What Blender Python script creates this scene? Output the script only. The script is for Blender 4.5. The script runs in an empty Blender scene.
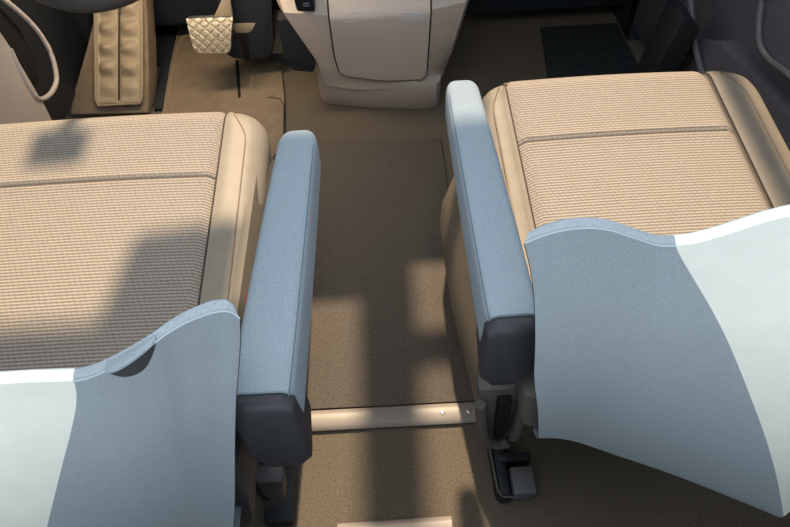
import bpy, bmesh, math, random
from mathutils import Vector
random.seed(4)
S = bpy.context.scene
COL = S.collection
PI = math.pi

# ------------------------------------------------------------------ materials
def nodes(name):
    m = bpy.data.materials.new(name); m.use_nodes = True
    nt = m.node_tree; b = nt.nodes['Principled BSDF']
    return m, nt, b

def mat(name, col, rough=.6, col2=None, scale=60, bump=0, bscale=400, metal=0, spec=.4, detail=3, sheen=0, coat=0):
    m, nt, b = nodes(name)
    b.inputs['Roughness'].default_value = rough
    b.inputs['Metallic'].default_value = metal
    b.inputs['Specular IOR Level'].default_value = spec
    if sheen:
        b.inputs['Sheen Weight'].default_value = sheen
    if coat:
        b.inputs['Coat Weight'].default_value = coat
    tc = nt.nodes.new('ShaderNodeTexCoord')
    if col2:
        n = nt.nodes.new('ShaderNodeTexNoise'); n.inputs['Scale'].default_value = scale; n.inputs['Detail'].default_value = detail
        r = nt.nodes.new('ShaderNodeValToRGB')
        r.color_ramp.elements[0].color = (*col, 1); r.color_ramp.elements[1].color = (*col2, 1)
        r.color_ramp.elements[0].position = .35; r.color_ramp.elements[1].position = .68
        nt.links.new(tc.outputs['Object'], n.inputs['Vector']); nt.links.new(n.outputs['Fac'], r.inputs['Fac'])
        nt.links.new(r.outputs['Color'], b.inputs['Base Color'])
    else:
        b.inputs['Base Color'].default_value = (*col, 1)
    if bump:
        n2 = nt.nodes.new('ShaderNodeTexNoise'); n2.inputs['Scale'].default_value = bscale; n2.inputs['Detail'].default_value = 2
        bp = nt.nodes.new('ShaderNodeBump'); bp.inputs['Strength'].default_value = bump; bp.inputs['Distance'].default_value = .002
        nt.links.new(tc.outputs['Object'], n2.inputs['Vector']); nt.links.new(n2.outputs['Fac'], bp.inputs['Height'])
        nt.links.new(bp.outputs['Normal'], b.inputs['Normal'])
    return m

def ribbed(name, c_lo, c_hi, pitch=.0056):
    """woven seat cloth: ribs across the seat, with little dashes along each rib"""
    m, nt, b = nodes(name)
    N, L = nt.nodes.new, nt.links.new
    b.inputs['Roughness'].default_value = .85; b.inputs['Specular IOR Level'].default_value = .2
    tc = N('ShaderNodeTexCoord'); sp = N('ShaderNodeSeparateXYZ'); L(tc.outputs['Object'], sp.inputs[0])
    def math_(op, a, bb=None):
        n = N('ShaderNodeMath'); n.operation = op
        for i, v in enumerate((a, bb)):
            if v is None: continue
            if isinstance(v, (int, float)): n.inputs[i].default_value = v
            else: L(v, n.inputs[i])
        return n.outputs[0]
    ry = math_('SINE', math_('MULTIPLY', sp.outputs['Y'], 2*PI/pitch))
    ry = math_('ADD', math_('MULTIPLY', ry, .5), .5)
    row = math_('FLOOR', math_('DIVIDE', sp.outputs['Y'], pitch))
    sh = math_('MULTIPLY', row, 1.9)
    rx = math_('SINE', math_('ADD', math_('MULTIPLY', sp.outputs['X'], 2*PI/(pitch*1.5)), sh))
    rx = math_('ADD', math_('MULTIPLY', rx, .5), .5)
    nz = N('ShaderNodeTexNoise'); nz.inputs['Scale'].default_value = 260; nz.inputs['Detail'].default_value = 1
    L(tc.outputs['Object'], nz.inputs['Vector'])
    h = math_('MULTIPLY', ry, math_('ADD', .62, math_('MULTIPLY', rx, .38)))
    h2 = math_('ADD', h, math_('MULTIPLY', math_('SUBTRACT', nz.outputs['Fac'], .5), .5))
    r = N('ShaderNodeValToRGB'); r.color_ramp.elements[0].color = (*c_lo, 1); r.color_ramp.elements[1].color = (*c_hi, 1)
    r.color_ramp.elements[0].position = .05; r.color_ramp.elements[1].position = .75
    L(h2, r.inputs['Fac']); L(r.outputs['Color'], b.inputs['Base Color'])
    bp = N('ShaderNodeBump'); bp.inputs['Strength'].default_value = .4; bp.inputs['Distance'].default_value = .0015
    L(h, bp.inputs['Height']); L(bp.outputs['Normal'], b.inputs['Normal'])
    return m

M = {}
M['rib'] = ribbed('ribbed_cloth', (.26, .215, .18), (.52, .45, .375))
M['hide'] = mat('beige_leatherette', (.345, .29, .225), .5, (.385, .325, .255), 30, .12, 900)
M['hide_seam'] = mat('beige_seam', (.33, .24, .16), .6)
M['seam_dark'] = mat('dark_seam', (.07, .055, .045), .8)
M['blue'] = mat('blue_grey_cloth', (.285, .352, .415), .8, (.345, .415, .48), 420, .25, 1300, spec=.25, sheen=.1)
M['blue_seam'] = mat('blue_seam', (.15, .19, .23), .8)
M['back'] = mat('slate_cloth', (.285, .335, .38), .75, (.35, .405, .45), 600, .25, 1300, spec=.25, sheen=.1, detail=4)
M['white'] = mat('pale_cloth', (.84, .86, .80), .75, (.88, .895, .835), 40, .12, 900, spec=.25)
M['pipe_pale'] = mat('pale_piping', (.40, .47, .52), .7)
M['dark'] = mat('dark_plastic', (.022, .025, .030), .5, bump=.15, bscale=1500)
M['navy'] = mat('blue_black_plastic', (.020, .026, .034), .55, bump=.1, bscale=1200)
M['cap'] = mat('charcoal_plastic', (.040, .043, .052), .5, bump=.2, bscale=1600)
M['greige'] = mat('greige_plastic', (.22, .185, .14), .55, bump=.15, bscale=1500)
M['taupe'] = mat('taupe_plastic', (.12, .11, .10), .5, bump=.1, bscale=1500)
M['grey'] = mat('mid_grey_plastic', (.16, .16, .165), .45)
M['steel'] = mat('dark_steel', (.10, .10, .09), .3, metal=.8)
M['console'] = mat('console_plastic', (.58, .49, .425), .38, bump=.06, bscale=1800)
M['console_top'] = mat('console_gloss', (.60, .54, .53), .25)
M['black'] = mat('black_gap', (.006, .006, .007), .8)
M['button'] = mat('button_black', (.012, .014, .02), .35)
M['mark'] = mat('button_marking', (.20, .21, .23), .5)
M['carpet'] = mat('tan_carpet', (.135, .11, .083), .95, (.195, .16, .122), 240, .6, 700, spec=.1, detail=6)
M['carpet_dark'] = mat('brown_carpet', (.122, .103, .085), .95, (.18, .152, .125), 260, .5, 700, spec=.1, detail=6)
M['mat'] = mat('tan_mat', (.24, .185, .13), .9, (.29, .225, .16), 25, .4, 800, spec=.15)
M['mat_shade'] = mat('footwell_shade', (.035, .040, .042), .9, (.05, .056, .058), 60, .4, 800, spec=.1)
M['mat_edge'] = mat('tan_binding', (.30, .235, .16), .8)
M['strip'] = mat('strip_plastic', (.33, .285, .25), .4, bump=.05)
M['screw'] = mat('screw_metal', (.62, .58, .52), .3, metal=.7)
M['rest'] = mat('footrest_rubber', (.44, .355, .25), .40, bump=.3, bscale=1400)
M['pedal'] = mat('pedal_metal', (.34, .295, .225), .36, metal=.25)
M['pedal_dark'] = mat('pedal_groove', (.05, .045, .04), .7)
M['tab_shade'] = mat('shade_under_tab', (.045, .05, .055), .8)  # dark colour standing in for the shade under the tab
M['bracket'] = mat('bracket_grey', (.075, .075, .08), .5)
M['door'] = mat('door_plum_plastic', (.165, .158, .182), .45, bump=.12, bscale=1300)
M['door_pink'] = mat('door_pink_plastic', (.60, .52, .48), .45, bump=.1, bscale=1300)
M['red'] = mat('red_plastic', (.55, .03, .02), .4)
M['leather'] = mat('dark_leather', (.045, .045, .046), .45, bump=.1, bscale=800)
M['lining'] = mat('roof_lining', (.55, .55, .55), .9)
M['lampglass'] = mat('lamp_lens', (.85, .85, .82), .3)

# ------------------------------------------------------------------ mesh helpers
def obj(name, bm, m, parent=None, smooth=True, mats=None):
    me = bpy.data.meshes.new(name)
    bmesh.ops.recalc_face_normals(bm, faces=bm.faces)
    bm.to_mesh(me); bm.free()
    for p in me.polygons: p.use_smooth = smooth
    for x in (mats or [m]): me.materials.append(x)
    if smooth:
        try: me.set_sharp_from_angle(angle=math.radians(42))
        except Exception: pass
    o = bpy.data.objects.new(name, me); COL.objects.link(o)
    if parent: o.parent = parent
    return o

def empty(name, loc=(0, 0, 0)):
    o = bpy.data.objects.new(name, None); COL.objects.link(o); o.location = loc
    o.empty_display_size = .05
    return o

def tag(o, label=None, cat=None, group=None, kind=None):
    if label: o['label'] = label
    if cat: o['category'] = cat
    if group: o['group'] = group
    if kind: o['kind'] = kind
    return o

def grid(bm, rows, close_u=False):
    vs = [[bm.verts.new(p) for p in r] for r in rows]
    n = len(rows[0])
    for i in range(len(rows)-1):
        for j in range(n if close_u else n-1):
            k = (j+1) % n
            try: bm.faces.new((vs[i][j], vs[i][k], vs[i+1][k], vs[i+1][j]))
            except ValueError: pass
    return vs

def cap(bm, ring):
    try: bm.faces.new(ring)
    except ValueError: pass

def loft(bm, rings):
    """closed rings -> closed tube with caps"""
    vs = grid(bm, rings, True)
    cap(bm, vs[0]); cap(bm, vs[-1])

def cr(pts, n):
    """Catmull-Rom through points, n samples"""
    P = [Vector(p) for p in pts]
    if len(P) == 2: return [P[0].lerp(P[1], i/(n-1)) for i in range(n)]
    d = [0]
    for a, b in zip(P, P[1:]): d.append(d[-1] + max((b-a).length, 1e-6))
    out = []; k = 0
    for i in range(n):
        s = d[-1]*i/(n-1)
        while k < len(P)-2 and s > d[k+1]: k += 1
        t = (s-d[k])/(d[k+1]-d[k])
        p1, p2 = P[k], P[k+1]
        h = d[k+1]-d[k]
        m1 = ((p2-P[k-1])/(d[k+1]-d[k-1]) if k > 0 else (p2-p1)/h)*h
        m2 = ((P[k+2]-p1)/(d[k+2]-d[k]) if k < len(P)-2 else (p2-p1)/h)*h
        out.append((2*t**3-3*t*t+1)*p1 + (t**3-2*t*t+t)*m1 + (-2*t**3+3*t*t)*p2 + (t**3-t*t)*m2)
    return out

def tube(bm, path, r, n=8, closed=False, up=(0, 0, 1)):
    P = [Vector(p) for p in path]; rings = []
    for i, p in enumerate(P):
        if closed: t = P[(i+1) % len(P)] - P[i-1]
        else: t = P[min(i+1, len(P)-1)] - P[max(i-1, 0)]
        t.normalize(); u = Vector(up)
        if abs(t.dot(u)) > .95: u = Vector((1, 0, 0))
        a = t.cross(u).normalized(); b = a.cross(t)
        rr = r[i] if isinstance(r, (list, tuple)) else r
        rings.append([p + rr*(math.cos(2*PI*k/n)*a + math.sin(2*PI*k/n)*b) for k in range(n)])
    if closed: rings.append(rings[0])
    vs = grid(bm, rings, True)
    if not closed: cap(bm, vs[0]); cap(bm, vs[-1])
    else: bmesh.ops.remove_doubles(bm, verts=bm.verts, dist=1e-6)

def box(bm, lo, hi, bev=0, seg=2):
    b2 = bmesh.new()
    vs = [b2.verts.new((x, y, z)) for z in (lo[2], hi[2]) for y in (lo[1], hi[1]) for x in (lo[0], hi[0])]
    for f in ((0, 1, 3, 2), (4, 6, 7, 5), (0, 4, 5, 1), (2, 3, 7, 6), (0, 2, 6, 4), (1, 5, 7, 3)):
        b2.faces.new([vs[i] for i in f])
    if bev: bmesh.ops.bevel(b2, geom=b2.edges[:], offset=bev, segments=seg, profile=.5, affect='EDGES')
    merge(bm, b2)

def merge(bm, b2):
    mp = {v: bm.verts.new(v.co) for v in b2.verts}
    for f in b2.faces:
        try: bm.faces.new([mp[v] for v in f.verts])
        except ValueError: pass
    b2.free()

def prism(bm, pts, vec, bev=0, seg=2):
    """extrude the 3D polygon pts by vec"""
    b2 = bmesh.new(); v = Vector(vec)
    a = [b2.verts.new(Vector(p)) for p in pts]; b = [b2.verts.new(Vector(p)+v) for p in pts]
    n = len(pts); b2.faces.new(a); b2.faces.new(b[::-1])
    for i in range(n): b2.faces.new((a[i], a[(i+1) % n], b[(i+1) % n], b[i]))
    if bev: bmesh.ops.bevel(b2, geom=b2.edges[:], offset=bev, segments=seg, profile=.5, affect='EDGES')
    merge(bm, b2)

def B(): return bmesh.new()
def lerp(a, b, t): return a+(b-a)*t

# ------------------------------------------------------------------ camera
cam_d = bpy.data.cameras.new('camera'); cam = bpy.data.objects.new('camera', cam_d); COL.objects.link(cam)
cam_d.sensor_width = 36; cam_d.lens = 600/790*36; cam_d.clip_start = .02
cam.location = (0, 0, 1.10)
pitch, roll = math.radians(52.1), math.radians(3.3)
fw = Vector((0, math.cos(pitch), -math.sin(pitch))); up0 = Vector((0, math.sin(pitch), math.cos(pitch))); rt0 = Vector((1, 0, 0))
rt = math.cos(roll)*rt0 - math.sin(roll)*up0; up = math.sin(roll)*rt0 + math.cos(roll)*up0
from mathutils import Matrix
cam.rotation_euler = Matrix((rt, up, -fw)).transposed().to_euler()
S.camera = cam

# ------------------------------------------------------------------ the seats
def cushion_parts(root, xc, yf, wi, wo, ii, io, sgn):
    """seat cushion.  sgn=+1: the aisle lies at +x.  wi/wo half widths (aisle / door side), ii/io insert half widths"""
    wL, wR = (wo, wi) if sgn > 0 else (wi, wo)
    iL, iR = (io, ii) if sgn > 0 else (ii, io)
    zt0, slope = .425, .105                        # top height at the front, fall towards the back
    yr = yf-.58; R = .085; r = .05; zb = .27
    def zt(y): return zt0 - slope*(yf-.04-y)
    # rows along the seat: (y, drop, kind)
    rows = []
    ys = [lerp(yr, yf-r, i/30) for i in range(31)]
    prof = [(y, zt(y)) for y in ys]
    for k in range(1, 9):
        a = PI/2*k/8
        prof.append((yf-r+r*math.sin(a), zt(yf-r)-r*(1-math.cos(a))))
    prof += [(yf-.004, zt0-r-.05), (yf-.012, zb)]
    def inset(y):
        q = y-(yf-R)
        if q <= 0: return 0
        q = min(q, R)
        return R-math.sqrt(max(R*R-q*q, 0)) if q < R else R
    bm = B()
    for (y, z) in prof:
        c = inset(y)*.80
        a, b = xc-wL+c, xc+wR-c
        re = .04
        row = [(a+.012, y, zb), (a, y, min(z-re, z-.012))]
        for k in range(1, 7):
            t = PI/2*k/6
            row.append((a+re*(1-math.cos(t)), y, z-re+re*math.sin(t)))
        # bolster crest, then the well that takes the insert
        crest = .004
        for f in (.4, .75):
            row.append((lerp(a+re, xc-iL, f), y, z+crest*math.sin(PI*f)))
        row.append((xc-iL+.0005, y, z+.001)); row.append((xc-iL+.003, y, z-.009))
        row.append((xc+iR-.003, y, z-.009)); row.append((xc+iR-.0005, y, z+.001))
        for f in (.25, .6):
            row.append((lerp(xc+iR, b-re, f), y, z+crest*math.sin(PI*f)))
        for k in range(6, 0, -1):
            t = PI/2*k/6
            row.append((b-re*(1-math.cos(t)), y, z-re+re*math.sin(t)))
        row += [(b, y, min(z-re, z-.012)), (b-.012, y, zb)]
        rows.append(row)
    vs = grid(bm, rows)
    cap(bm, vs[0]); cap(bm, vs[-1])
    cu = obj('cushion', bm, M['hide'], root)
    tag(cu, 'beige leatherette cushion')
    # ribbed insert with its cross crease
    bm = B(); rows = []
    yc = yf-.180
    yy = [lerp(yr, yf-r, i/150) for i in range(151)]
    pr = [(y, zt(y)) for y in yy] + prof[31:]
    for (y, z) in pr:
        g = 0
        d = y-yc
        if y < yf-.02: g = -.0075*math.exp(-(d/.0035)**2) + .002*math.exp(-(d/.014)**2)
        fl = .012*max(0, (yf-.1-y))/.4
        row = []
        n = 24
        for k in range(n+1):
            t = -1+2*k/n
            x = xc + (t*iR if t > 0 else t*iL)
            edge = -.010*max(0, (abs(t)-.955)/.045)**2
            crown = .004*(1-t*t)
            # the front wrap runs outwards, not only up
            row.append((x, y+(.003 if y > yf-.02 else 0), z+.003+crown+edge+g))
        rows.append(row)
    vs = grid(bm, rows)
    ins = obj('insert', bm, M['rib'], cu); tag(ins, 'ribbed beige cloth insert')
    # seam lines on both bolsters
    for side in (-1, 1):
        w, i = (wL, iL) if side < 0 else (wR, iR)
        pts = []
        for y, z in prof[4:32]:
            c = inset(y)*.8
            off = lerp(i, w-c, .55*min(1, .12+max(0, yf-.03-y)/.07)**.6)
            f = (off-i)/max(w-c-.04-i, .01)
            zz = z+.004*math.sin(PI*min(max(f, 0), 1)) + (.0006)
            pts.append((xc+side*off, y, zz))
        y1 = yf-.02
        bm = B(); tube(bm, pts, .0011, 6)
        obj('bolster_seam', bm, M['hide_seam'], cu)
    for x in (xc-iL, xc+iR):
        bm = B(); tube(bm, [(x, y, z+.0012) for y, z in pr[:-2]], .0016, 6)
        obj('insert_seam', bm, M['seam_dark'], cu)
    return cu

def coons(top, bot, inn, cen, s, t):
    """s 0 top..1 bottom, t 0 inner edge..1 centre; every curve a list sampled at N"""
    def at(c, u):
        u = min(max(u, 0), 1)*(len(c)-1); i = min(int(u), len(c)-2); return c[i].lerp(c[i+1], u-i)
    T, Bo, I, Ce = at(top, t), at(bot, t), at(inn, s), at(cen, s)
    return (1-s)*T + s*Bo + (1-t)*I + t*Ce - ((1-s)*(1-t)*top[0] + (1-s)*t*top[-1] + s*(1-t)*bot[0] + s*t*bot[-1])

def backrest_parts(root, xc, sgn, top, bot, inn, cen, tb0, tb1, tab=False):
    """top/bot run from the aisle edge to the seat's centre line; mirrored for the door side"""
    n = 81; sk = .60 if sgn < 0 else .62
    top, bot, inn, cen = cr(top, n), cr(bot, n), cr(inn, n), cr(cen, n)
    def P(s, t):
        if t <= 1: return coons(top, bot, inn, cen, s, t)
        p = coons(top, bot, inn, cen, s, 2-t); p = p.copy(); p.x = 2*xc-p.x; return p
    ns = 44
    strip = [(.003, .0025), (.007, .0045), (.011, .005), (.014, .002), (.016, -.010), (.018, -.035)]
    roll_ = [(.0004, -.004), (.0018, -.009), (.0045, -.014), (.012, -.021), (.03, -.022), (.07, -.02)]
    def panel(tf0, tf1, nt):
        rows = []
        def line(s, d=(0, 0, 0)):
            a, b = tf0(s), tf1(s)
            return [P(s, lerp(a, b, k/nt)) + Vector(d) for k in range(nt+1)]
        for y, z in roll_[::-1]: rows.append(line(1, (0, y, z)))
        for i in range(ns, -1, -1): rows.append(line(i/ns))
        for y, z in strip:
            r_ = line(0, (0, y*sk, z*sk)); a_, b_ = tf0(0), tf1(0)
            for k in range(nt+1):
                t = lerp(a_, b_, k/nt); ed = min(t, 2-t)
                r_[k].x += -sgn*(1 if t < 1 else -1)*max(0, 1-ed/.08)*(y*.5+max(0, -z)*.9)*sk
            rows.append(r_)
        return rows
    def bord(s): return lerp(tb0, tb1, s**(1.13 if sgn < 0 else 1.3))
    z0 = lambda s: 0.0
    # body: the front face and the flanks
    bm = B(); rows = []
    tt = [k/40 for k in range(81)]
    depth = .125
    for i in range(-1, ns+1):
        s = max(i, 0)/ns
        row = []
        for t in tt:
            p = P(s, t); ed = min(t, 2-t)
            dd = min(depth*(.55+.45*min(1, ed/.12)**.5), .006+.20*s)
            tuck = .62*dd*max(0, 1-ed/.5)*(1 if t < 1 else -1)*-sgn
            row.append(p+Vector((tuck, dd if i >= 0 else .004, -.004 if i >= 0 else -.006)))
        b = P(s, 0); e = P(s, 2)
        k = .004*sgn
        row = [b+Vector((0, .001, -.002))]+row+[e+Vector((0, .001, -.002))]
        rows.append(row)
    vs = grid(bm, rows); cap(bm, vs[-1])
    back = obj('backrest', bm, M['taupe'], root); tag(back, 'backrest of a car seat')
    bm = B(); grid(bm, panel(z0, bord, 36))
    a = obj('side_panel', bm, M['back'], back); tag(a, 'slate blue panel on the aisle side of the backrest')
    bm = B(); grid(bm, panel(lambda s: 2-bord(s), lambda s: 2.0, 36))
    obj('side_panel', bm, M['back'], back)
    bm = B(); grid(bm, panel(bord, lambda s: 2-bord(s) if 2-bord(s) > bord(s)+1e-4 else bord(s)+1e-4, 40))
    a = obj('center_panel', bm, M['white'], back); tag(a, 'pale white cloth centre panel')
    # piping along the top seam
    bm = B(); tube(bm, [P(0, t)+Vector((0, -.0003, .0004)) for t in [tb0*k/40 for k in range(41)]], .0007, 6)
    a = obj('piping', bm, M['pipe_pale'], back)
    if tab:
        # a folded cloth tab standing out of the top seam
        bm = B()
        t0, t1 = tab
        L = [P(0, lerp(t0, t1, k/12)) for k in range(13)]
        r0 = [p+Vector((0, .003, .003)) for p in L]
        sh = [math.sin(PI*k/12)**.5*(.7+.5*k/12) for k in range(13)]
        r1 = [p+Vector((0, -.004*q, .003+.002*q)) for p, q in zip(L, sh)]
        r2 = [p+Vector((0, -.0075*q, .0025+.002*q)) for p, q in zip(L, sh)]
        r3 = [p+Vector((0, .0, -.002)) for p in r2]
        r4 = [p+Vector((0, 0, -.003)) for p in r0]
        grid(bm, [r0, r1, r2, r3, r4])
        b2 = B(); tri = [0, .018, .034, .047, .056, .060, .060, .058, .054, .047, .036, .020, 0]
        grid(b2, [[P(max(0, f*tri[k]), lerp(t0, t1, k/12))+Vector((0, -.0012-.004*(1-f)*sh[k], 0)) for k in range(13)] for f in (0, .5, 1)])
        obj('tab_gap_shade', b2, M['tab_shade'], back)  # dark sheet painted as the shadowed gap below the tab
        a = obj('cloth_tab', bm, M['back'], back); tag(a, 'folded cloth tab standing out of the top seam')
    return back

def armrest_parts(root, x0, x1, y0, y1, zt, sgn, taper, skew=0):
    """x0 < x1 at the rear; the front end is rounded.  sgn=+1: aisle at +x"""
    xm, w = (x0+x1)/2, (x1-x0)/2
    H = .078; dz = .124 if sgn < 0 else .152
    def ring(y, ww, zz, h, cx):
        pts = []
        for k in range(32):
            a = 2*PI*k/32; c, s = math.cos(a), math.sin(a)
            p = 5.5
            px = ww*math.copysign(abs(c)**(2/p), c); pz = h/2*math.copysign(abs(s)**(2/p), s)
            pts.append((cx+px, y, zz-h/2+pz))
        return pts
    rings = []
    n = 40; Rf = w*1.05
    yb = y0+.012
    for i in range(n+1):
        y = lerp(yb, y1-Rf, i/n); f = (y-y0)/(y1-y0)
        ww = w*(1-taper*f**1.6)
        if i == 0: ww -= .002
        cx = xm + (w*taper*.3*f)*sgn*-1 + skew*f
        rings.append(ring(y, ww, zt-.006*f*f, H*(1-.25*f), cx))
    fl = (y1-Rf-y0)/(y1-y0)
    for k in range(1, 13):
        a = PI/2*k/12*.97
        f = fl+(1-fl)*math.sin(a)
        ww = w*(1-taper*f**1.6)*max(math.cos(a), .05)**.62
        cx = xm + (w*taper*.3*f)*sgn*-1 + skew*f
        rings.append(ring(y1-Rf+Rf*math.sin(a), ww, zt-.006*f*f-.012*(1-math.cos(a)), H*(1-.25*f)*(.55+.45*math.cos(a)), cx))
    bm = B(); loft(bm, rings)
    arm = obj('armrest', bm, M['blue'], root); tag(arm, 'padded blue-grey cloth armrest')
    # seam just inside the aisle-side top edge
    pts = []
    for i in range(40):
        y = lerp(y0+.008, y1-.04, i/39); f = (y-y0)/(y1-y0)
        ww = w*(1-taper*f**1.6); cx = xm+(w*taper*.3*f)*sgn*-1 + skew*f
        pts.append((cx+sgn*ww*.86, y, zt-.006*f*f-.0003-.078*(1-.25*f)*.5*(1-(1-.86**5.5)**(1/5.5))))
    bm = B(); tube(bm, pts, .0008, 6); obj('arm_seam', bm, M['blue_seam'], arm)
    # hard end cap closing the back of the pad
    bm = B()
    def capring(y, ww, ztop, zbot):
        cx = xm; c = .012
        return [(cx-ww+c, y, ztop), (cx+ww-c, y, ztop), (cx+ww, y, ztop-c*.6), (cx+ww, y, zbot+.022), (cx+ww-.014, y, zbot), (cx-ww+.014, y, zbot), (cx-ww, y, zbot+.022), (cx-ww, y, ztop-c*.6)]
    loft(bm, [capring(y0+.055, w*.90, zt-.055, zt-dz+.004), capring(y0+.016, w*.99, zt-.040, zt-dz+.002), capring(y0+.012, w*1.0, zt-.003, zt-dz+.002), capring(y0+.004, w*1.01, zt-.0035, zt-dz), capring(y0-.002, w*.98, zt-.007, zt-dz-.002), capring(y0-.005, w*.93, zt-.014, zt-dz+.004)])
    c = obj('end_cap', bm, M['cap'], arm, smooth=False); tag(c, 'charcoal plastic end cap')
    bmod = c.modifiers.new('bevel', 'BEVEL'); bmod.width = .004; bmod.segments = 3; bmod.limit_method = 'ANGLE'
    for p in c.data.polygons: p.use_smooth = True
    # the pivot that carries the armrest on the backrest
    bm = B(); xo = x0 if sgn > 0 else x1
    tube(bm, [(xm, y0+.035, zt-.05), (xo-sgn*.028, y0+.035, zt-.05)], .02, 16, up=(0, 0, 1))
    obj('armrest_pivot', bm, M['cap'], root)
    return arm

def base_parts(root, xc, yf, wi, sgn, flare):
    """pedestal, aisle-side shield, recline handle and runner; sgn=+1: aisle at +x"""
    xe = xc+sgn*wi
    # pedestal under the cushion
    bm = B(); box(bm, (xc-.20, yf-.50, .02), (xc+.20, yf-.08, .30), .012)
    obj('pedestal', bm, M['dark'], root)
    # shield: a lofted sheet that flares out towards the floor
    out = []; e = yf-(.60 if sgn < 0 else .56)
    ys = [e, e+.01, e+.03, e+.055, yf-.52, yf-.44, yf-.34, yf-.22, yf-.12, yf-.06, yf-.04]
    for i, y in enumerate(ys):
        q = 0
        if i < 4: q = [.055, .03, .012, .004][i]
        if i > 8: q = [.012, .03][i-9]
        f = .12+(y-(yf-.60))/.56
        zlow = .135 + (.10 if i == 0 else .05 if i == 1 else .018 if i == 2 else 0)
        xl = xe + sgn*lerp(flare*.45, flare, min(1, max(0, f*1.6)))
        prof = [(xe-sgn*.012, .40-(.02 if i > 9 else 0)), (xe+sgn*.004, .365), (lerp(xe, xl, .35), .30), (lerp(xe, xl, .75), .21), (xl, .15), (xl-sgn*.003, zlow)]
        row = [(x-sgn*q, y, max(z, zlow)) for x, z in prof]
        row2 = [(x-sgn*(q+.012), y, max(z, zlow)) for x, z in prof[::-1]]
        out.append(row+row2)
    bm = B(); loft(bm, out)
    a = obj('side_shield', bm, M['greige'], root); tag(a, 'greige plastic shield on the aisle side')

def seat(name, label, xc, yf, sgn, wi, wo, ii, io, top, bot, inn, cen, tb0, tb1, arm, flare=.068, tab=False):
    root = empty(name, (0, 0, 0)); root.location = (xc, yf-.4, 0)
    tag(root, label, 'car seat', 'front seats')
    hold = []
    cushion_parts(root, xc, yf, wi, wo, ii, io, sgn)
    backrest_parts(root, xc, sgn, top, bot, inn, cen, tb0, tb1, tab)
    armrest_parts(root, *arm)
    base_parts(root, xc, yf, wi, sgn, flare)
    return root

RX, RY = .407, .962
LX, LY = -.475, .922
right_seat = seat('car_seat', 'right-hand beige car seat whose white and slate backrest ends above the dark floor', RX, RY, -1, .240, .280, .187, .187,
    top=[(.0855, .248, .795), (.100, .251, .799), (.118, .252, .802), (.137, .250, .802), (.157, .247, .795), (.176, .244, .789), (.200, .244, .790), (.250, .248, .806), (.33, .248, .820), (RX, .248, .826)],
    bot=[(.160, .270, .400), (.185, .268, .400), (.207, .262, .400), (.250, .243, .400), (.291, .225, .400), (.330, .206, .400), (.368, .186, .400), (RX, .165, .400)],
    inn=[(0.0855, 0.248, 0.795), (0.095, 0.251, 0.761), (0.104, 0.253, 0.72), (0.115, 0.256, 0.655), (0.127, 0.259, 0.573), (0.143, 0.263, 0.494), (0.16, 0.27, 0.4)],
    cen=[(RX, .248, .826), (RX, .205, .64), (RX, .175, .50), (RX, .165, .400)],
    tb0=.315, tb1=1.0, arm=(.086, .143, .306, .722, .600, -1, .20, -.009))
left_seat = seat('car_seat', 'left-hand beige car seat behind the pedals, cloth tab standing on its backrest', LX, LY, 1, .262, .34, .187, .27,
    top=[(-.0992, .2085, .785), (-.105, .214, .785), (-.1145, .214, .786), (-.131, .208, .786), (-.144, .203, .782), (-.155, .195, .780), (-.1835, .1855, .770), (-.202, .1825, .765), (-.2265, .183, .765), (-.252, .183, .765), (-.33, .183, .766), (LX, .183, .768)],
    bot=[(-.205, .180, .365), (-.225, .178, .365), (-.245, .172, .365), (-.29, .153, .365), (-.35, .127, .365), (-.41, .105, .365), (LX, .090, .365)],
    inn=[(-.0992, .2085, .785), (-.108, .214, .75), (-.122, .219, .70), (-.136, .219, .65), (-.161, .214, .55), (-.184, .200, .45), (-.205, .180, .365)],
    cen=[(LX, .183, .768), (LX, .14, .60), (LX, .105, .45), (LX, .090, .365)],
    tb0=.305, tb1=.79, arm=(-.163, -.100, .238, .634, .600, 1, .20, .017), flare=.025, tab=(.150, .245))
for r in (right_seat, left_seat):
    for ch in r.children: ch.location = -Vector(r.location)

def part(root, name, bm, m, parent=None, smooth=True, label=None):
    o = obj(name, bm, m, parent or root, smooth)
    if not parent: o.location = -Vector(root.location)
    if label: tag(o, label)
    return o

# recline handle, runner and bracket at the right seat's rear corner
bm = B(); tube(bm, cr([(.105, .345, .335), (.112, .338, .27), (.126, .338, .215), (.145, .338, .20), (.160, .338, .225), (.163, .338, .30), (.162, .342, .345)], 24), .008, 8)
part(right_seat, 'handle_surround', bm, M['taupe'])
bm = B(); prism(bm, [(.128, .340, .345), (.147, .340, .345), (.152, .340, .25), (.146, .340, .215), (.134, .340, .215)], (0, .02, 0), .003)
part(right_seat, 'recline_handle', bm, M['black'], label='black recline handle')
bm = B(); prism(bm, [(.100, .352, .36), (.170, .352, .36), (.176, .352, .20), (.160, .352, .175), (.140, .352, .172), (.120, .352, .20)], (0, .03, 0), .008)
part(right_seat, 'rear_cover', bm, M['taupe'])
bm = B(); prism(bm, [(.152, .318, 0.001), (.160, .306, .001), (.178, .306, .001), (.178, .44, .001), (.150, .44, .001)], (0, 0, .03), .005)
box(bm, (.160, .37, .001), (.222, .385, .035), .003)
part(right_seat, 'seat_runner', bm, M['dark'])
bm = B(); tube(bm, [(.150, .46, .036), (.153, .38, .034), (.156, .322, .032), (.162, .311, .03), (.18, .309, .03)], .0035, 8)
part(right_seat, 'release_bar', bm, M['steel'], label='bare steel release bar')
bm = B(); box(bm, (.181, .310, .001), (.221, .358, .04), .004)
part(right_seat, 'runner_end', bm, M['grey'])
bm = B(); prism(bm, [(.136, .292, .47), (.168, .280, .47), (.178, .278, .41), (.172, .282, .388), (.150, .288, .385), (.142, .29, .40)], (0, .05, 0), .006)
part(right_seat, 'hinge_cover', bm, M['taupe'])
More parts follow.
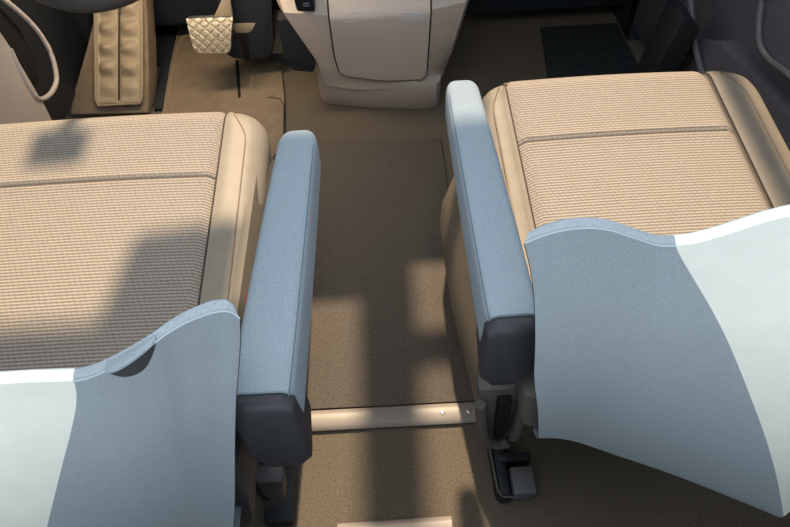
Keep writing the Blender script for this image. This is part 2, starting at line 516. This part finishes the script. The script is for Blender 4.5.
# left seat: bracket, lower cover and belt buckle
bm = B(); prism(bm, [(-.242, .300, .20), (-.186, .300, .20), (-.196, .300, .12), (-.215, .300, .075), (-.236, .300, .075)], (0, .03, 0), .006)
part(left_seat, 'rear_cover', bm, M['bracket'])
bm = B(); prism(bm, [(-.232, .2985, .20), (-.224, .2985, .20), (-.224, .2985, .14), (-.220, .2985, .115), (-.232, .2985, .13)], (0, .006, 0), .001)
part(left_seat, 'recline_handle', bm, M['black'])
bm = B(); prism(bm, [(-.285, .22, .44), (-.172, .215, .50), (-.182, .215, .40), (-.206, .23, .28), (-.225, .24, .20), (-.30, .24, .20)], (0, .07, 0), .008)
part(left_seat, 'hinge_cover', bm, M['cap'])
bm = B(); box(bm, (-.25, .29, .001), (-.20, .50, .03), .004)
part(left_seat, 'seat_runner', bm, M['dark'])
bm = B(); box(bm, (-.212, .475, .33), (-.196, .50, .412), .004)
bk = part(left_seat, 'belt_buckle', bm, M['dark'])
bm = B(); box(bm, (-.2115, .478, .408), (-.1965, .497, .416), .002)
obj('release_button', bm, M['red'], bk)['label'] = 'red release button'

# ------------------------------------------------------------------ floor and its strips
bm = B(); prism(bm, [(-.97, -1.4, 0), (.97, -1.4, 0), (.97, 1.95, 0), (-.97, 1.95, 0)], (0, 0, -.04))
prism(bm, [(-.97, 1.93, -.03), (-.97, 1.95, 0), (-.97, 2.2, .42), (-.97, 2.23, .38)], (1.94, 0, 0))
tag(obj('floor', bm, M['carpet'], smooth=False), kind='structure')
bm = B(); prism(bm, [(-.195, .503, 0), (.146, .501, 0), (.146, 1.275, 0), (-.195, 1.30, 0)], (0, 0, .007), .003)
tag(obj('carpet_runner', bm, M['carpet_dark']), 'dark brown carpet runner along the aisle between the two seats', 'carpet')

def strip(x0, x1, y0, y1, yshift, label):
    root = empty('floor_strip', ((x0+x1)/2, (y0+y1)/2, .007)); o = Vector(root.location)
    bm = B()
    prof = [(0, 0), (.004, .0045), (.012, .006), (.5*(y1-y0), .0065), (y1-y0-.012, .006), (y1-y0-.004, .0045), (y1-y0, 0)]
    loft(bm, [[Vector((x, y0+yshift*f+p, .007+h))-o for p, h in prof] for f, x in ((0, x0), (.5, (x0+x1)/2), (1, x1))])
    obj('strip', bm, M['strip'], root)
    for x in ((x0+.05), .075, .125 if x1 > .2 else .06):
        if x < x1-.01:
            b = B(); f = (x-x0)/(x1-x0); yy = (y0+y1)/2+yshift*f
            loft(b, [[Vector((x+rr*math.cos(2*PI*k/14), yy+rr*math.sin(2*PI*k/14), .0132+h))-o for k in range(14)] for rr, h in ((.005, 0), (.0045, .0012), (.003, .0018))])
            obj('screw', b, M['screw'], root)
    tag(root, label, 'floor strip')
    return root
strip(-.34, .30, .458, .500, -.002, 'pale plastic floor strip crossing the brown aisle carpet beside both seats')
strip(-.125, .072, .236, .288, .002, 'short pale plastic strip at the bottom edge of the aisle')

# driver's mat
root = empty('floor_mat', (-.48, 1.55, .002))
bm = B(); o = Vector(root.location)
out = [(-.655, 1.46), (-.676, 1.70), (-.690, 1.90), (-.64, 1.93), (-.36, 1.93), (-.33, 1.72), (-.30, 1.50), (-.285, 1.30), (-.33, 1.20), (-.65, 1.20)]
prism(bm, [Vector((x, y, .002))-o for x, y in out], (0, 0, .008), .002)
obj('mat_body', bm, M['mat'], root)
bm = B(); tube(bm, [Vector((x, y, .0095))-o for x, y in [(-.640, 1.22), (-.646, 1.46), (-.662, 1.66), (-.670, 1.80), (-.662, 1.855), (-.63, 1.885), (-.55, 1.895)]], .0035, 6)
obj('mat_binding', bm, M['mat_edge'], root)
bm = B(); tube(bm, [Vector((x, y, .009))-o for x, y in [(-.345, 1.50), (-.312, 1.49), (-.298, 1.46), (-.289, 1.32)]], .0025, 6)
obj('corner_seam', bm, M['pedal_dark'], root)
bm = B(); prism(bm, [Vector(p)-o for p in [(-.469, 1.70, .0092), (-.458, 1.70, .0092), (-.430, 1.51, .0092), (-.437, 1.505, .0092)]], (0, 0, .0022))
obj('heel_slot', bm, M['black'], root, smooth=False)
bm = B(); box(bm, Vector((-.409, 1.55, .0092))-o, Vector((-.399, 1.65, .0115))-o, .0008)
obj('heel_ridge', bm, M['mat_edge'], root)
tag(root, 'tan car floor mat lying under the brake and accelerator pedals', 'floor mat')

bm = B(); prism(bm, [(-.682, 1.475, .001), (-.657, 1.475, .001), (-.694, 1.92, .001), (-.80, 1.92, .001), (-.80, 1.72, .001), (-.705, 1.70, .001)], (0, 0, .012), .002)  # dark strip laid over the floor where the gap falls in shade
tag(obj('gap_shade', bm, M['navy']), 'blue-black strip darkening the shaded gap between footrest ramp and floor mat', 'dark strip')
bm = B(); prism(bm, [(.45, 1.16, .001), (.77, 1.14, .001), (.77, 1.79, .001), (.52, 1.79, .001)], (0, 0, .010), .003)  # added sheet whose dark colour stands in for the footwell's shade
tag(obj('floor_mat', bm, M['mat_shade']), 'dark blue-grey mat added to darken the right-hand footwell', 'floor mat')
# ------------------------------------------------------------------ footrest on its carpeted ramp
def on_slope(x, d, h):      # d metres up the 45 degree ramp from its toe, h above it
    k = math.sqrt(.5); return Vector((x, 1.46+d*k-h*k, .02+d*k+h*k))
bm = B()
pts = [(-.925, 0), (-.694, -.008), (-.680, .12), (-.672, .22), (-.662, .42), (-.80, .42), (-.818, .27), (-.842, .19), (-.878, .12), (-.908, .06)]
prism(bm, [on_slope(x, d, -.005) for x, d in pts], on_slope(0, 0, -.06)-on_slope(0, 0, 0), .006)
obj_ = obj('wheel_arch', bm, M['mat']); tag(obj_, 'tan carpeted ramp behind the ridged footrest', 'carpet ramp')
bm = B()
nr, nc = 110, 40
L = .285
rows = []
for i in range(-1, nr+2):
    f = min(max(i/nr, 0), 1); d = .022+L*f; row = []
    for j in range(-1, nc+2):
        g = min(max(j/nc, 0), 1)
        x = lerp(lerp(-.834, -.802, f), lerp(-.707, -.676, f), g)
        c = abs(g-.5)*2                                            # 0 at the middle groove, 1 at the rims
        rim = min(1, (1-c)/.10, f/.03, (1-f)/.03)
        mid = min(1, c/.09)
        lobe = max(0, math.sin(PI*min(max((c-.10)/.78, 0), 1)))
        wave = .5-.5*math.cos(2*PI*(f-.06)*5.2 + (.5 if g > .5 else 0))
        amp = .4 if f < .25 else 1
        h = .010 + (.003 if rim < 1 else 0) - .003*(mid < 1) + .019*lobe**.7*wave*amp*min(1, rim)
        if i < 0 or i > nr or j < 0 or j > nc: h = 0
        row.append(on_slope(x, d, h))
    rows.append(row)
vs = grid(bm, rows); bm.faces.new([v for v in vs[0]]) if False else None
root = empty('footrest', on_slope(-.755, .0, 0)); o = Vector(root.location)
for v in bm.verts: v.co -= o
obj('rubber_pad', bm, M['rest'], root)
bm = B()
fr = []
for g, f in [(0, 0), (1, 0), (1, 1), (0, 1)]:
    fr.append(on_slope(lerp(lerp(-.838, -.806, f), lerp(-.703, -.672, f), g), .018+(L+.008)*f, .012)-o)
path = []
for k in range(4):
    a, b = fr[k], fr[(k+1) % 4]
    for q in range(8): path.append(a.lerp(b, .06+.88*q/7))
tube(bm, path, .003, 6, closed=True, up=(0, -.7, .7))
obj('rim', bm, M['rest'], root)
bm = B(); tube(bm, [on_slope(-.7705, .03, .0085)-o, on_slope(-.739, .30, .0085)-o], .003, 6)
obj('groove', bm, M['pedal_dark'], root)
tag(root, 'tan ridged rubber footrest with two columns of raised bumps', 'footrest')

# ------------------------------------------------------------------ pedals
def pedal_pad(name, outline, nrm, th, root, o, pitch, ang=45):
    """outline: four corner points (bl, br, tr, tl) of the pad's face; diamonds cut in as a relief"""
    bl, br, tr, tl = [Vector(p) for p in outline]
    n = 96; nrm = Vector(nrm).normalized(); bm = B(); rows = []
    W = (br-bl).length; Hh = (tl-bl).length
    for i in range(-1, n+2):
        row = []
        for j in range(-1, n+2):
            u, v = min(max(j/n, 0), 1), min(max(i/n, 0), 1)
            # rounded lower corners
            q = max(0, (.16-v)/.16); sh = .10*q*q
            uu = sh+(1-2*sh)*u
            p = bl.lerp(br, uu).lerp(tl.lerp(tr, uu), v)
            a, b = (uu*W+v*Hh*.98)/pitch, (uu*W-v*Hh*.98)/pitch
            da, db = abs(a-round(a)), abs(b-round(b))
            g = min(da, db)
            h = th*(1 if g > .17 else .25+.75*(g/.17))
            bulge = -.006*((v-.5)*2)**2
            if i < 0 or i > n or j < 0 or j > n: h = -th*2.5
            row.append(p+nrm*(h+bulge)-o)
        rows.append(row)
    vs = grid(bm, rows)
    for f in bm.faces: f.material_index = 0
    return obj(name, bm, M['pedal'], root)

nr_ = (0, -.80, .60)
root = empty('brake_pedal', (-.47, 1.55, .13)); o = Vector(root.location)
pedal_pad('pad', [(-.522, 1.510, .162), (-.424, 1.508, .158), (-.404, 1.556, .236), (-.532, 1.560, .238)], nr_, .0032, root, o, .0245)
bm = B(); prism(bm, [Vector(p)-o for p in [(-.520, 1.516, .165), (-.426, 1.514, .163), (-.408, 1.566, .240), (-.529, 1.568, .240)]], (0, .012, -.010), .003)
obj('pad_backing', bm, M['dark'], root)
bm = B(); prism(bm, [Vector(p)-o for p in [(-.462, 1.562, .228), (-.405, 1.562, .228), (-.400, 1.576, .30), (-.396, 1.58, .47), (-.416, 1.58, .47), (-.424, 1.572, .272)]], (0, .012, 0), .003)
obj('pedal_arm', bm, M['rest'], root)
tag(root, 'brake pedal with a metal pad of cut diamonds, left of the dark cover', 'pedal', 'pedals')
root = empty('accelerator_pedal', (-0.3136, 1.736, -0.02)); o = Vector(root.location)
pedal_pad('pad', [(-0.3562, 1.6867, 0.036), (-0.2934, 1.6867, 0.036), (-0.2744, 1.7539, 0.1435), (-0.3562, 1.7539, 0.1435)], nr_, .0026, root, o, .020)
bm = B(); prism(bm, [Vector(p)-o for p in [(-0.3562, 1.68, 0.0114), (-0.2856, 1.68, 0.0114), (-0.2666, 1.7696, 0.1502), (-0.3584, 1.7696, 0.1502)]], (0, .016, -.010), .004)
obj('pad_backing', bm, M['dark'], root)
bm = B(); tube(bm, [Vector(p)-o for p in [(-0.3136, 1.7584, 0.1144), (-0.3136, 1.8256, 0.204), (-0.3136, 1.904, 0.4056)]], .009, 8)
obj('pedal_arm', bm, M['dark'], root)
tag(root, 'accelerator pedal with diamond-cut metal pad half hidden beside the console', 'pedal', 'pedals')

# dark cover that hangs between the two pedals
root = empty('pedal_cover', (-.38, 1.62, .08)); o = Vector(root.location)
out = [(-0.4462, 0.4741), (-0.2898, 0.4741), (-0.2921, 0.2887), (-0.3199, 0.1149), (-0.328, 0.087), (-0.3477, 0.072), (-0.3999, 0.0731), (-0.4462, 0.0789), (-0.4613, 0.094), (-0.4659, 0.1149), (-0.4451, 0.2423)]
bm = B(); prism(bm, [Vector((x, 1.600, z))-o for x, z in out], (0, .06, 0), .008)
obj('cover', bm, M['navy'], root)
bm = B(); prism(bm, [Vector((x, 1.598, z))-o for x, z in [(-0.4242, 0.1925), (-0.3547, 0.1902), (-0.3709, 0.167), (-0.3825, 0.1612), (-0.4196, 0.1647)]], (0, .008, 0), .002)
c = obj('latch_plate', bm, M['rest'], root); tag(c, 'small tan plate')
bm = B(); prism(bm, [Vector((x, 1.5975, z))-o for x, z in [(-0.408, 0.1566), (-0.3871, 0.1566), (-0.3975, 0.0731), (-0.4138, 0.0731)]], (0, .006, 0), .002)
obj('cover_rib', bm, M['black'], root)
tag(root, 'dark plastic cover hanging between the brake and the accelerator', 'cover')
# ------------------------------------------------------------------ console
root = empty('centre_console', (0, 1.42, 0)); o = Vector(root.location)
levels = [  # z, xl, xr, y of the face
    (.56, -.330, .300, 1.425), (.47, -.312, .270, 1.425), (.42, -.300, .255, 1.425), (.372, -.276, .238, 1.430), (.350, -.264, .233, 1.420), (.318, -.251, .226, 1.386), (.285, -.238, .218, 1.386),
    (.23, -.215, .206, 1.390), (.168, -.190, .192, 1.396), (.150, -.187, .186, 1.398), (.128, -.184, .178, 1.402), (.118, -.180, .172, 1.405), (.085, -.178, .170, 1.408)]
def row_at(z, xl, xr, y):
    w = xr-xl
    lean = (.5-(z/.56)*.5)*0
    return [(xl-.02, y+.12, z), (xl, y+.055, z), (xl+.012, y+.030, z), (xl+.26*w, y+.004, z), (xl+.31*w, y, z), (xl+.5*w, y-.004, z), (xr-.25*w, y, z), (xr-.2*w, y+.004, z), (xr-.012, y+.030, z), (xr, y+.055, z), (xr+.02, y+.12, z)]
bm = B(); vs = grid(bm, [[Vector(p)-o for p in row_at(*l)] for l in levels]); cap(bm, vs[0]); cap(bm, vs[-1])
obj('body', bm, M['console'], root)
# knee guard tucked under the left flank
bm = B(); loft(bm, [[Vector(p)-o for p in r] for r in (
    [(-.262, 1.43, .29), (-.228, 1.43, .29), (-.228, 1.47, .29), (-.262, 1.47, .29)],
    [(-.262, 1.42, .19), (-.190, 1.42, .19), (-.190, 1.47, .19), (-.262, 1.47, .19)],
    [(-.255, 1.42, .165), (-.185, 1.42, .152), (-.185, 1.47, .152), (-.255, 1.47, .165)],
    [(-.240, 1.425, .146), (-.195, 1.425, .138), (-.195, 1.465, .138), (-.240, 1.465, .146)])])
tag(obj('knee_guard', bm, M['dark'], root), 'dark knee guard')
# foot
bm = B()
def foot(z, d, e=0):
    return [Vector((p[0], p[1], z-(.050*(p[0]+.19)/.35 if z > .1 else 0)))-o for p in [(-.188-e, 1.56, z), (-.192-e, 1.50+d, z), (-.186-e, 1.478+d, z), (-.172-e, 1.462+d, z), (-.05, 1.432+d, z), (.10, 1.412+d, z), (.142+e, 1.415+d, z), (.155+e, 1.432+d, z), (.158+e, 1.47, z), (.16+e, 1.56, z)]]
vs = grid(bm, [foot(.150, -.022), foot(.135, -.024), foot(.06, -.012), foot(.004, .0), foot(.0, .004)]); cap(bm, vs[0]); cap(bm, vs[-1])
obj('foot', bm, M['console'], root)
# drawer front, standing 3 mm proud with a dark gap around it
def face_y(x, z):
    for a, b in zip(levels, levels[1:]):
        if a[0] >= z >= b[0]:
            f = (a[0]-z)/(a[0]-b[0]); xl, xr, y = (lerp(a[i], b[i], f) for i in (1, 2, 3)); break
    else: xl, xr, y = levels[-1][1:]
    c = (x-xl)/(xr-xl); return y-.004*max(0, 1-abs(c-.5)/.25)
def drawer_edge(z):
    f = (.56-z)/(.56-.128)
    return lerp(-.126, -.124, f)+(.010*max(0, (.20-z)/.07)), lerp(.134, .112, f)-.0*f
rows = []
zs = [.52, .47, .42, .39, .37, .355, .345, .33, .315, .305, .295, .285, .26, .23, .20, .18, .165, .155, .147, .141]
for z in zs:
    a, b = drawer_edge(z); cc = .012*max(0, (.155-z)/.014)
    a += cc; b -= cc
    r = []
    for k in range(25):
        x = lerp(a, b, k/24); zz = z-.006*math.sin(PI*k/24)*(1 if z < .17 else 0) - .024*(k/24)*max(0, min(1, (.30-z)/.15))
        r.append(Vector((x, face_y(x, z)-.005, zz))-o)
    r = [r[0]+Vector((0, .006, 0))]+r+[r[-1]+Vector((0, .006, 0))]
    rows.append(r)
rows.append([p+Vector((0, .006, -.001)) for p in rows[-1]])
bm = B(); grid(bm, rows)
dr = obj('drawer', bm, M['console'], root)
bm = B()
ed = [rows[i][0] for i in range(len(zs))]+rows[-2][1:-1]+[rows[i][-1] for i in range(len(zs)-1, -1, -1)]
tube(bm, [p+Vector((0, -.003, 0)) for p in [rows[i][0]+Vector((-.0015, 0, 0)) for i in range(len(zs))]], .0026, 6)
obj('gap', bm, M['black'], dr)
bm = B(); tube(bm, [rows[i][-1]+Vector((.0015, -.003, 0)) for i in range(len(zs))], .0026, 6); obj('gap', bm, M['black'], dr)
bm = B(); tube(bm, [p+Vector((0, .001, -.003)) for p in rows[-2][1:-1]], .002, 6); obj('gap', bm, M['taupe'], dr)
# shallow grip let into the shelf edge
bm = B(); g = []
for (x, z) in [(-.088, .302), (.112, .290), (.106, .316), (-.070, .327)]: g.append(Vector((x, face_y(x, z)-.0068, z))-o)
prism(bm, g, (0, .004, .002), .0012)
c = obj('grip', bm, M['console_top'], dr)
# button by the drawer
bm = B(); prism(bm, [Vector((x, 1.392+.0*x, z))-o for x, z in [(-.206, .37), (-.158, .37), (-.158, .334), (-.161, .328), (-.200, .331), (-.204, .336)]], (0, .045, .006), .003)
bt = obj('switch', bm, M['button'], root); tag(bt, 'dark switch')
bm = B(); box(bm, Vector((-.186, 1.3905, .350))-o, Vector((-.170, 1.394, .3525))-o)
box(bm, Vector((-.186, 1.3905, .344))-o, Vector((-.170, 1.394, .3462))-o)
obj('marking', bm, M['mark'], bt)
tag(root, 'pale pinkish-beige centre console with a drawer, standing at the aisle front', 'console')

# ------------------------------------------------------------------ doors and side walls
# left door
bm = B(); box(bm, (-.99, -.2, .05), (-.90, 1.75, .82), .01)
d1 = tag(obj('door_1', bm, M['navy']), kind='structure')
bm = B(); prism(bm, [(-.80, 1.192, .50), (-.80, 1.199, .44), (-.80, 1.192, .39), (-.80, 1.20, .245), (-.80, 1.17, .06), (-.80, .2, .06), (-.80, .2, .50)], (-.11, 0, 0), .006)
a = obj('door_trim', bm, M['door_pink'], d1); tag(a, 'pinkish grey lower door trim')
bm = B()
tube(bm, cr([(-.802, 1.196, .392), (-.800, 1.184, .345), (-.800, 1.180, .285), (-.800, 1.196, .262), (-.800, 1.236, .246), (-.800, 1.270, .243), (-.800, 1.296, .250), (-.800, 1.322, .285), (-.802, 1.332, .32), (-.806, 1.328, .37), (-.815, 1.30, .44), (-.83, 1.27, .50)], 50), .0058, 10)
obj('pocket_rim', bm, M['door_pink'], d1)
bm = B(); prism(bm, [(-.835, 1.19, .50), (-.835, 1.185, .30), (-.835, 1.21, .255), (-.835, 1.28, .252), (-.835, 1.318, .29), (-.835, 1.322, .37), (-.835, 1.27, .50)], (-.06, 0, 0), .004)
obj('pocket_back', bm, M['black'], d1)
bm = B(); box(bm, (-1.0, 1.70, 0), (-.86, 2.35, .95)); tag(obj('trim_5', bm, M['navy'], smooth=False), kind='structure')
bm = B(); box(bm, (.78, 1.70, 0), (.90, 2.35, .95)); tag(obj('trim_6', bm, M['navy'], smooth=False), kind='structure')
# right door
bm = B(); box(bm, (.78, -.2, .05), (.87, 1.75, .82), .01)
d2 = tag(obj('door_2', bm, M['door']), kind='structure')
bm = B()
pl = [(1.40, .20), (1.22, .30), (1.16, .337), (1.06, .345), (.93, .36), (.80, .37), (.55, .37), (.55, .05), (1.45, .05)]
prism(bm, [(.742, y, z) for y, z in pl], (.05, 0, 0), .008)
obj('door_pocket', bm, M['door'], d2)
bm = B()
prism(bm, [(.738, y, z) for y, z in [(1.10, .60), (1.085, .53), (1.075, .47), (1.03, .415), (.99, .405), (.91, .42), (.70, .44), (.55, .44), (.55, .60)]], (.06, 0, 0), .012, 3)
obj('door_armrest', bm, M['door'], d2)
bm = B(); tube(bm, cr([(.738, 1.10, .56), (.736, 1.082, .50), (.735, 1.070, .46), (.735, 1.03, .418), (.735, .985, .41), (.736, .91, .424), (.738, .75, .44)], 40), .006, 8)
obj('armrest_edge', bm, M['grey'], d2)
bm = B(); tube(bm, cr([(.71, 1.36, .42), (.725, 1.25, .30), (.735, 1.17, .25), (.738, 1.05, .22)], 24), .007, 8)
obj('pocket_lip', bm, M['door'], d2)
# passenger footwell: angular kick panel
bm = B(); prism(bm, [(.645, 1.20, .255), (.663, 1.20, .374), (.712, 1.20, .340), (.700, 1.20, .262), (.690, 1.24, .02), (.650, 1.24, .02)], (.0, .10, .0), .008)
tag(obj('kick_panel', bm, M['dark']), 'dark angular kick panel in the right footwell beside the door', 'trim panel')

# ------------------------------------------------------------------ shell of the cab (mostly outside the frame)
bm = B(); box(bm, (-1.0, -1.4, 0), (-.96, -.2, 1.0)); tag(obj('wall_left', bm, M['lining'], smooth=False), kind='structure')
bm = B(); box(bm, (.88, -1.4, 0), (.92, -.2, 1.0)); tag(obj('wall_right', bm, M['lining'], smooth=False), kind='structure')
bm = B(); prism(bm, [(-.95, -1.4, 1.50), (-.95, 1.15, 1.50), (-.95, 1.22, 1.47), (-.95, 1.25, 1.49), (-.95, 1.22, 1.56), (-.95, -1.4, 1.56)], (1.85, 0, 0))
tag(obj('ceiling', bm, M['lining'], smooth=False), kind='structure')
bm = B(); box(bm, (-.96, -.42, 0), (.88, -.38, .78)); tag(obj('rear_shade_wall', bm, M['lining'], smooth=False), kind='structure')  # half-wall behind the camera, added to keep rear light off the floor
bm = B(); box(bm, (-.80, 1.80, .085), (-.20, 1.86, .66), .01); tag(obj('trim_2', bm, M['navy']), kind='structure')
bm = B(); box(bm, (.22, 1.80, .06), (.80, 1.86, .66), .01); tag(obj('trim_8', bm, M['navy']), kind='structure')
for n_, xa, xb in ((3, -.95, -.80), (4, .60, .65), (7, .72, .86)):  # left post, plus two right posts placed to shade bolster and door
    bm = B(); prism(bm, [(xa, 1.95, .90), (xb, 1.95, .90), (xb, 1.26, 1.50), (xa, 1.26, 1.50)], (0, .06, .06))
    tag(obj('trim_%d' % n_, bm, M['dark'], smooth=False), kind='structure')
# front bulkhead with the dashboard on it
bm = B(); prism(bm, [(-.95, 1.50, .93), (-.95, 1.47, .90), (-.95, 1.49, .80), (-.95, 1.56, .66), (-.95, 2.1, .60), (-.95, 2.2, .40), (-.95, 2.26, .45), (-.95, 2.2, .96), (-.95, 1.8, .97)], (1.85, 0, 0))
prism(bm, [(-.90, 1.46, .97), (-.90, 1.40, .93), (-.90, 1.42, .90), (-.90, 1.60, .88), (-.90, 1.60, .97)], (.83, 0, 0))
tag(obj('wall_front', bm, M['navy'], smooth=False), kind='structure')
bm = B(); prism(bm, [(-.085, 1.95, .96), (.045, 1.95, .96), (.035, 1.30, 1.50), (-.085, 1.30, 1.50)], (0, .05, .05))  # unseen centre pillar, added to cast the dark column along the aisle
tag(obj('trim_1', bm, M['dark'], smooth=False), kind='structure')

# steering wheel: only the bottom of its rim dips into view
root = empty('steering_wheel', (-.535, 1.22, .64)); o = Vector(root.location)
e1 = Vector((1, 0, 0)); e2 = Vector((0, .80, .60)); e3 = Vector((0, -.60, .80))
cc = Vector((-.535, 1.240, .652)); Rw = .19
bm = B(); tube(bm, [cc+Rw*(math.cos(2*PI*k/72)*e1+math.sin(2*PI*k/72)*e2)-o for k in range(72)], .0165, 12, closed=True, up=tuple(e3))
obj('rim', bm, M['leather'], root)
bm = B()
loft(bm, [[cc+e3*h+r*(math.cos(2*PI*k/28)*e1*1.1+math.sin(2*PI*k/28)*e2)-o for k in range(28)] for r, h in ((.05, -.05), (.07, -.04), (.072, -.01), (.05, .004), (.01, .008))])
obj('hub', bm, M['leather'], root)
for a in (0, PI):
    bm = B(); dv = math.cos(a)*e1+math.sin(a)*e2
    prism(bm, [cc+dv*.06+e2*.022-o, cc+dv*(Rw-.005)+e2*.015-o, cc+dv*(Rw-.005)-e2*.015-o, cc+dv*.06-e2*.022-o], e3*-.012, .002)
    obj('spoke', bm, M['leather'], root)
bm = B(); tube(bm, [cc-e3*.02-o, cc-e3*.06+Vector((0, .10, .06))-o, Vector((-.535, 1.46, .765))-o], .03, 14)
obj('column', bm, M['dark'], root)
tag(root, 'dark leather steering wheel, bottom of its rim above the footrest', 'steering wheel')
# unseen visor and phone holder, added to cast shadows on the left cushion
root = empty('shade_visor', (-.33, 1.24, 1.46)); o = Vector(root.location)
bm = B(); prism(bm, [Vector(p)-o for p in [(-.43, 1.225, 1.465), (-.24, 1.225, 1.465), (-.235, 1.305, 1.335), (-.40, 1.290, 1.36)]], (0, .014, .010), .005)
obj('panel', bm, M['lining'], root)
tag(root, 'pale visor below the roof edge, added to shade the left cushion', 'sun visor')
root = empty('shade_holder', (-.57, 1.46, 1.33)); o = Vector(root.location)
bm = B(); box(bm, Vector((-.62, 1.44, 1.27))-o, Vector((-.52, 1.455, 1.37))-o, .006)
obj('cradle', bm, M['dark'], root)
bm = B(); tube(bm, [Vector(p)-o for p in [(-.565, 1.45, 1.30), (-.56, 1.56, 1.16), (-.56, 1.68, .966)]], .014, 10)
obj('arm', bm, M['dark'], root)
tag(root, 'dark phone holder on a bent arm, added to shade the left cushion', 'phone holder')
# unseen mirror, placed for its shadow across the aisle floor
root = empty('shade_mirror', (.02, 1.45, 1.21)); o = Vector(root.location)
bm = B(); box(bm, Vector((-.06, 1.44, 1.14))-o, Vector((.18, 1.47, 1.25))-o, .012, 3)
obj('housing', bm, M['dark'], root)
bm = B(); tube(bm, [Vector((-.02, 1.47, 1.21))-o, Vector((-.03, 1.56, 1.27))-o], .012, 8)
obj('stem', bm, M['dark'], root)
tag(root, 'unseen dark mirror placed to shade the aisle floor', 'mirror')

# ------------------------------------------------------------------ light
w = bpy.data.worlds.new('World'); S.world = w; w.use_nodes = True
bg = w.node_tree.nodes['Background']; bg.inputs['Color'].default_value = (.62, .80, 1.0, 1); bg.inputs['Strength'].default_value = .55

def light(kind, name, loc, energy, col, rot=None, size=None, target=None, **kw):
    d = bpy.data.lights.new(name, kind); d.energy = energy; d.color = col
    o = bpy.data.objects.new(name, d); COL.objects.link(o); o.location = loc
    if target: o.rotation_euler = (Vector(target)-Vector(loc)).to_track_quat('-Z', 'Y').to_euler()
    elif rot: o.rotation_euler = rot
    if kind == 'AREA' and size:
        d.shape = 'RECTANGLE'; d.size, d.size_y = size
    for k, v in kw.items(): setattr(d, k, v)
    return o
el = math.radians(55)
light('SUN', 'sunlight', (0, 4, 5), 5.3, (1, .79, .55), target=Vector((0, 4, 5))+Vector((0, -math.cos(el), -math.sin(el))), angle=math.radians(2.0))
light('AREA', 'overhead_fill', (-.02, .36, 1.48), 6.3, (.90, .96, 1.0), rot=(0, 0, 0), size=(.9, .7))  # added ambient fill from overhead, not a lamp of the cab
light('AREA', 'rear_daylight', (0, -1.35, 1.25), 23, (.88, .95, .97), target=(0, .4, .6), size=(1.5, .7))
light('AREA', 'footwell_fill', (-.50, 1.40, .62), 2.9, (1, .80, .56), target=(-.52, 1.62, 0), size=(.35, .08))  # added warm fill that brightens the pedals and mat

S.view_settings.view_transform = 'Standard'; S.view_settings.look = 'None'
S.view_settings.exposure = 0; S.view_settings.gamma = 1; S.view_settings.use_curve_mapping = False
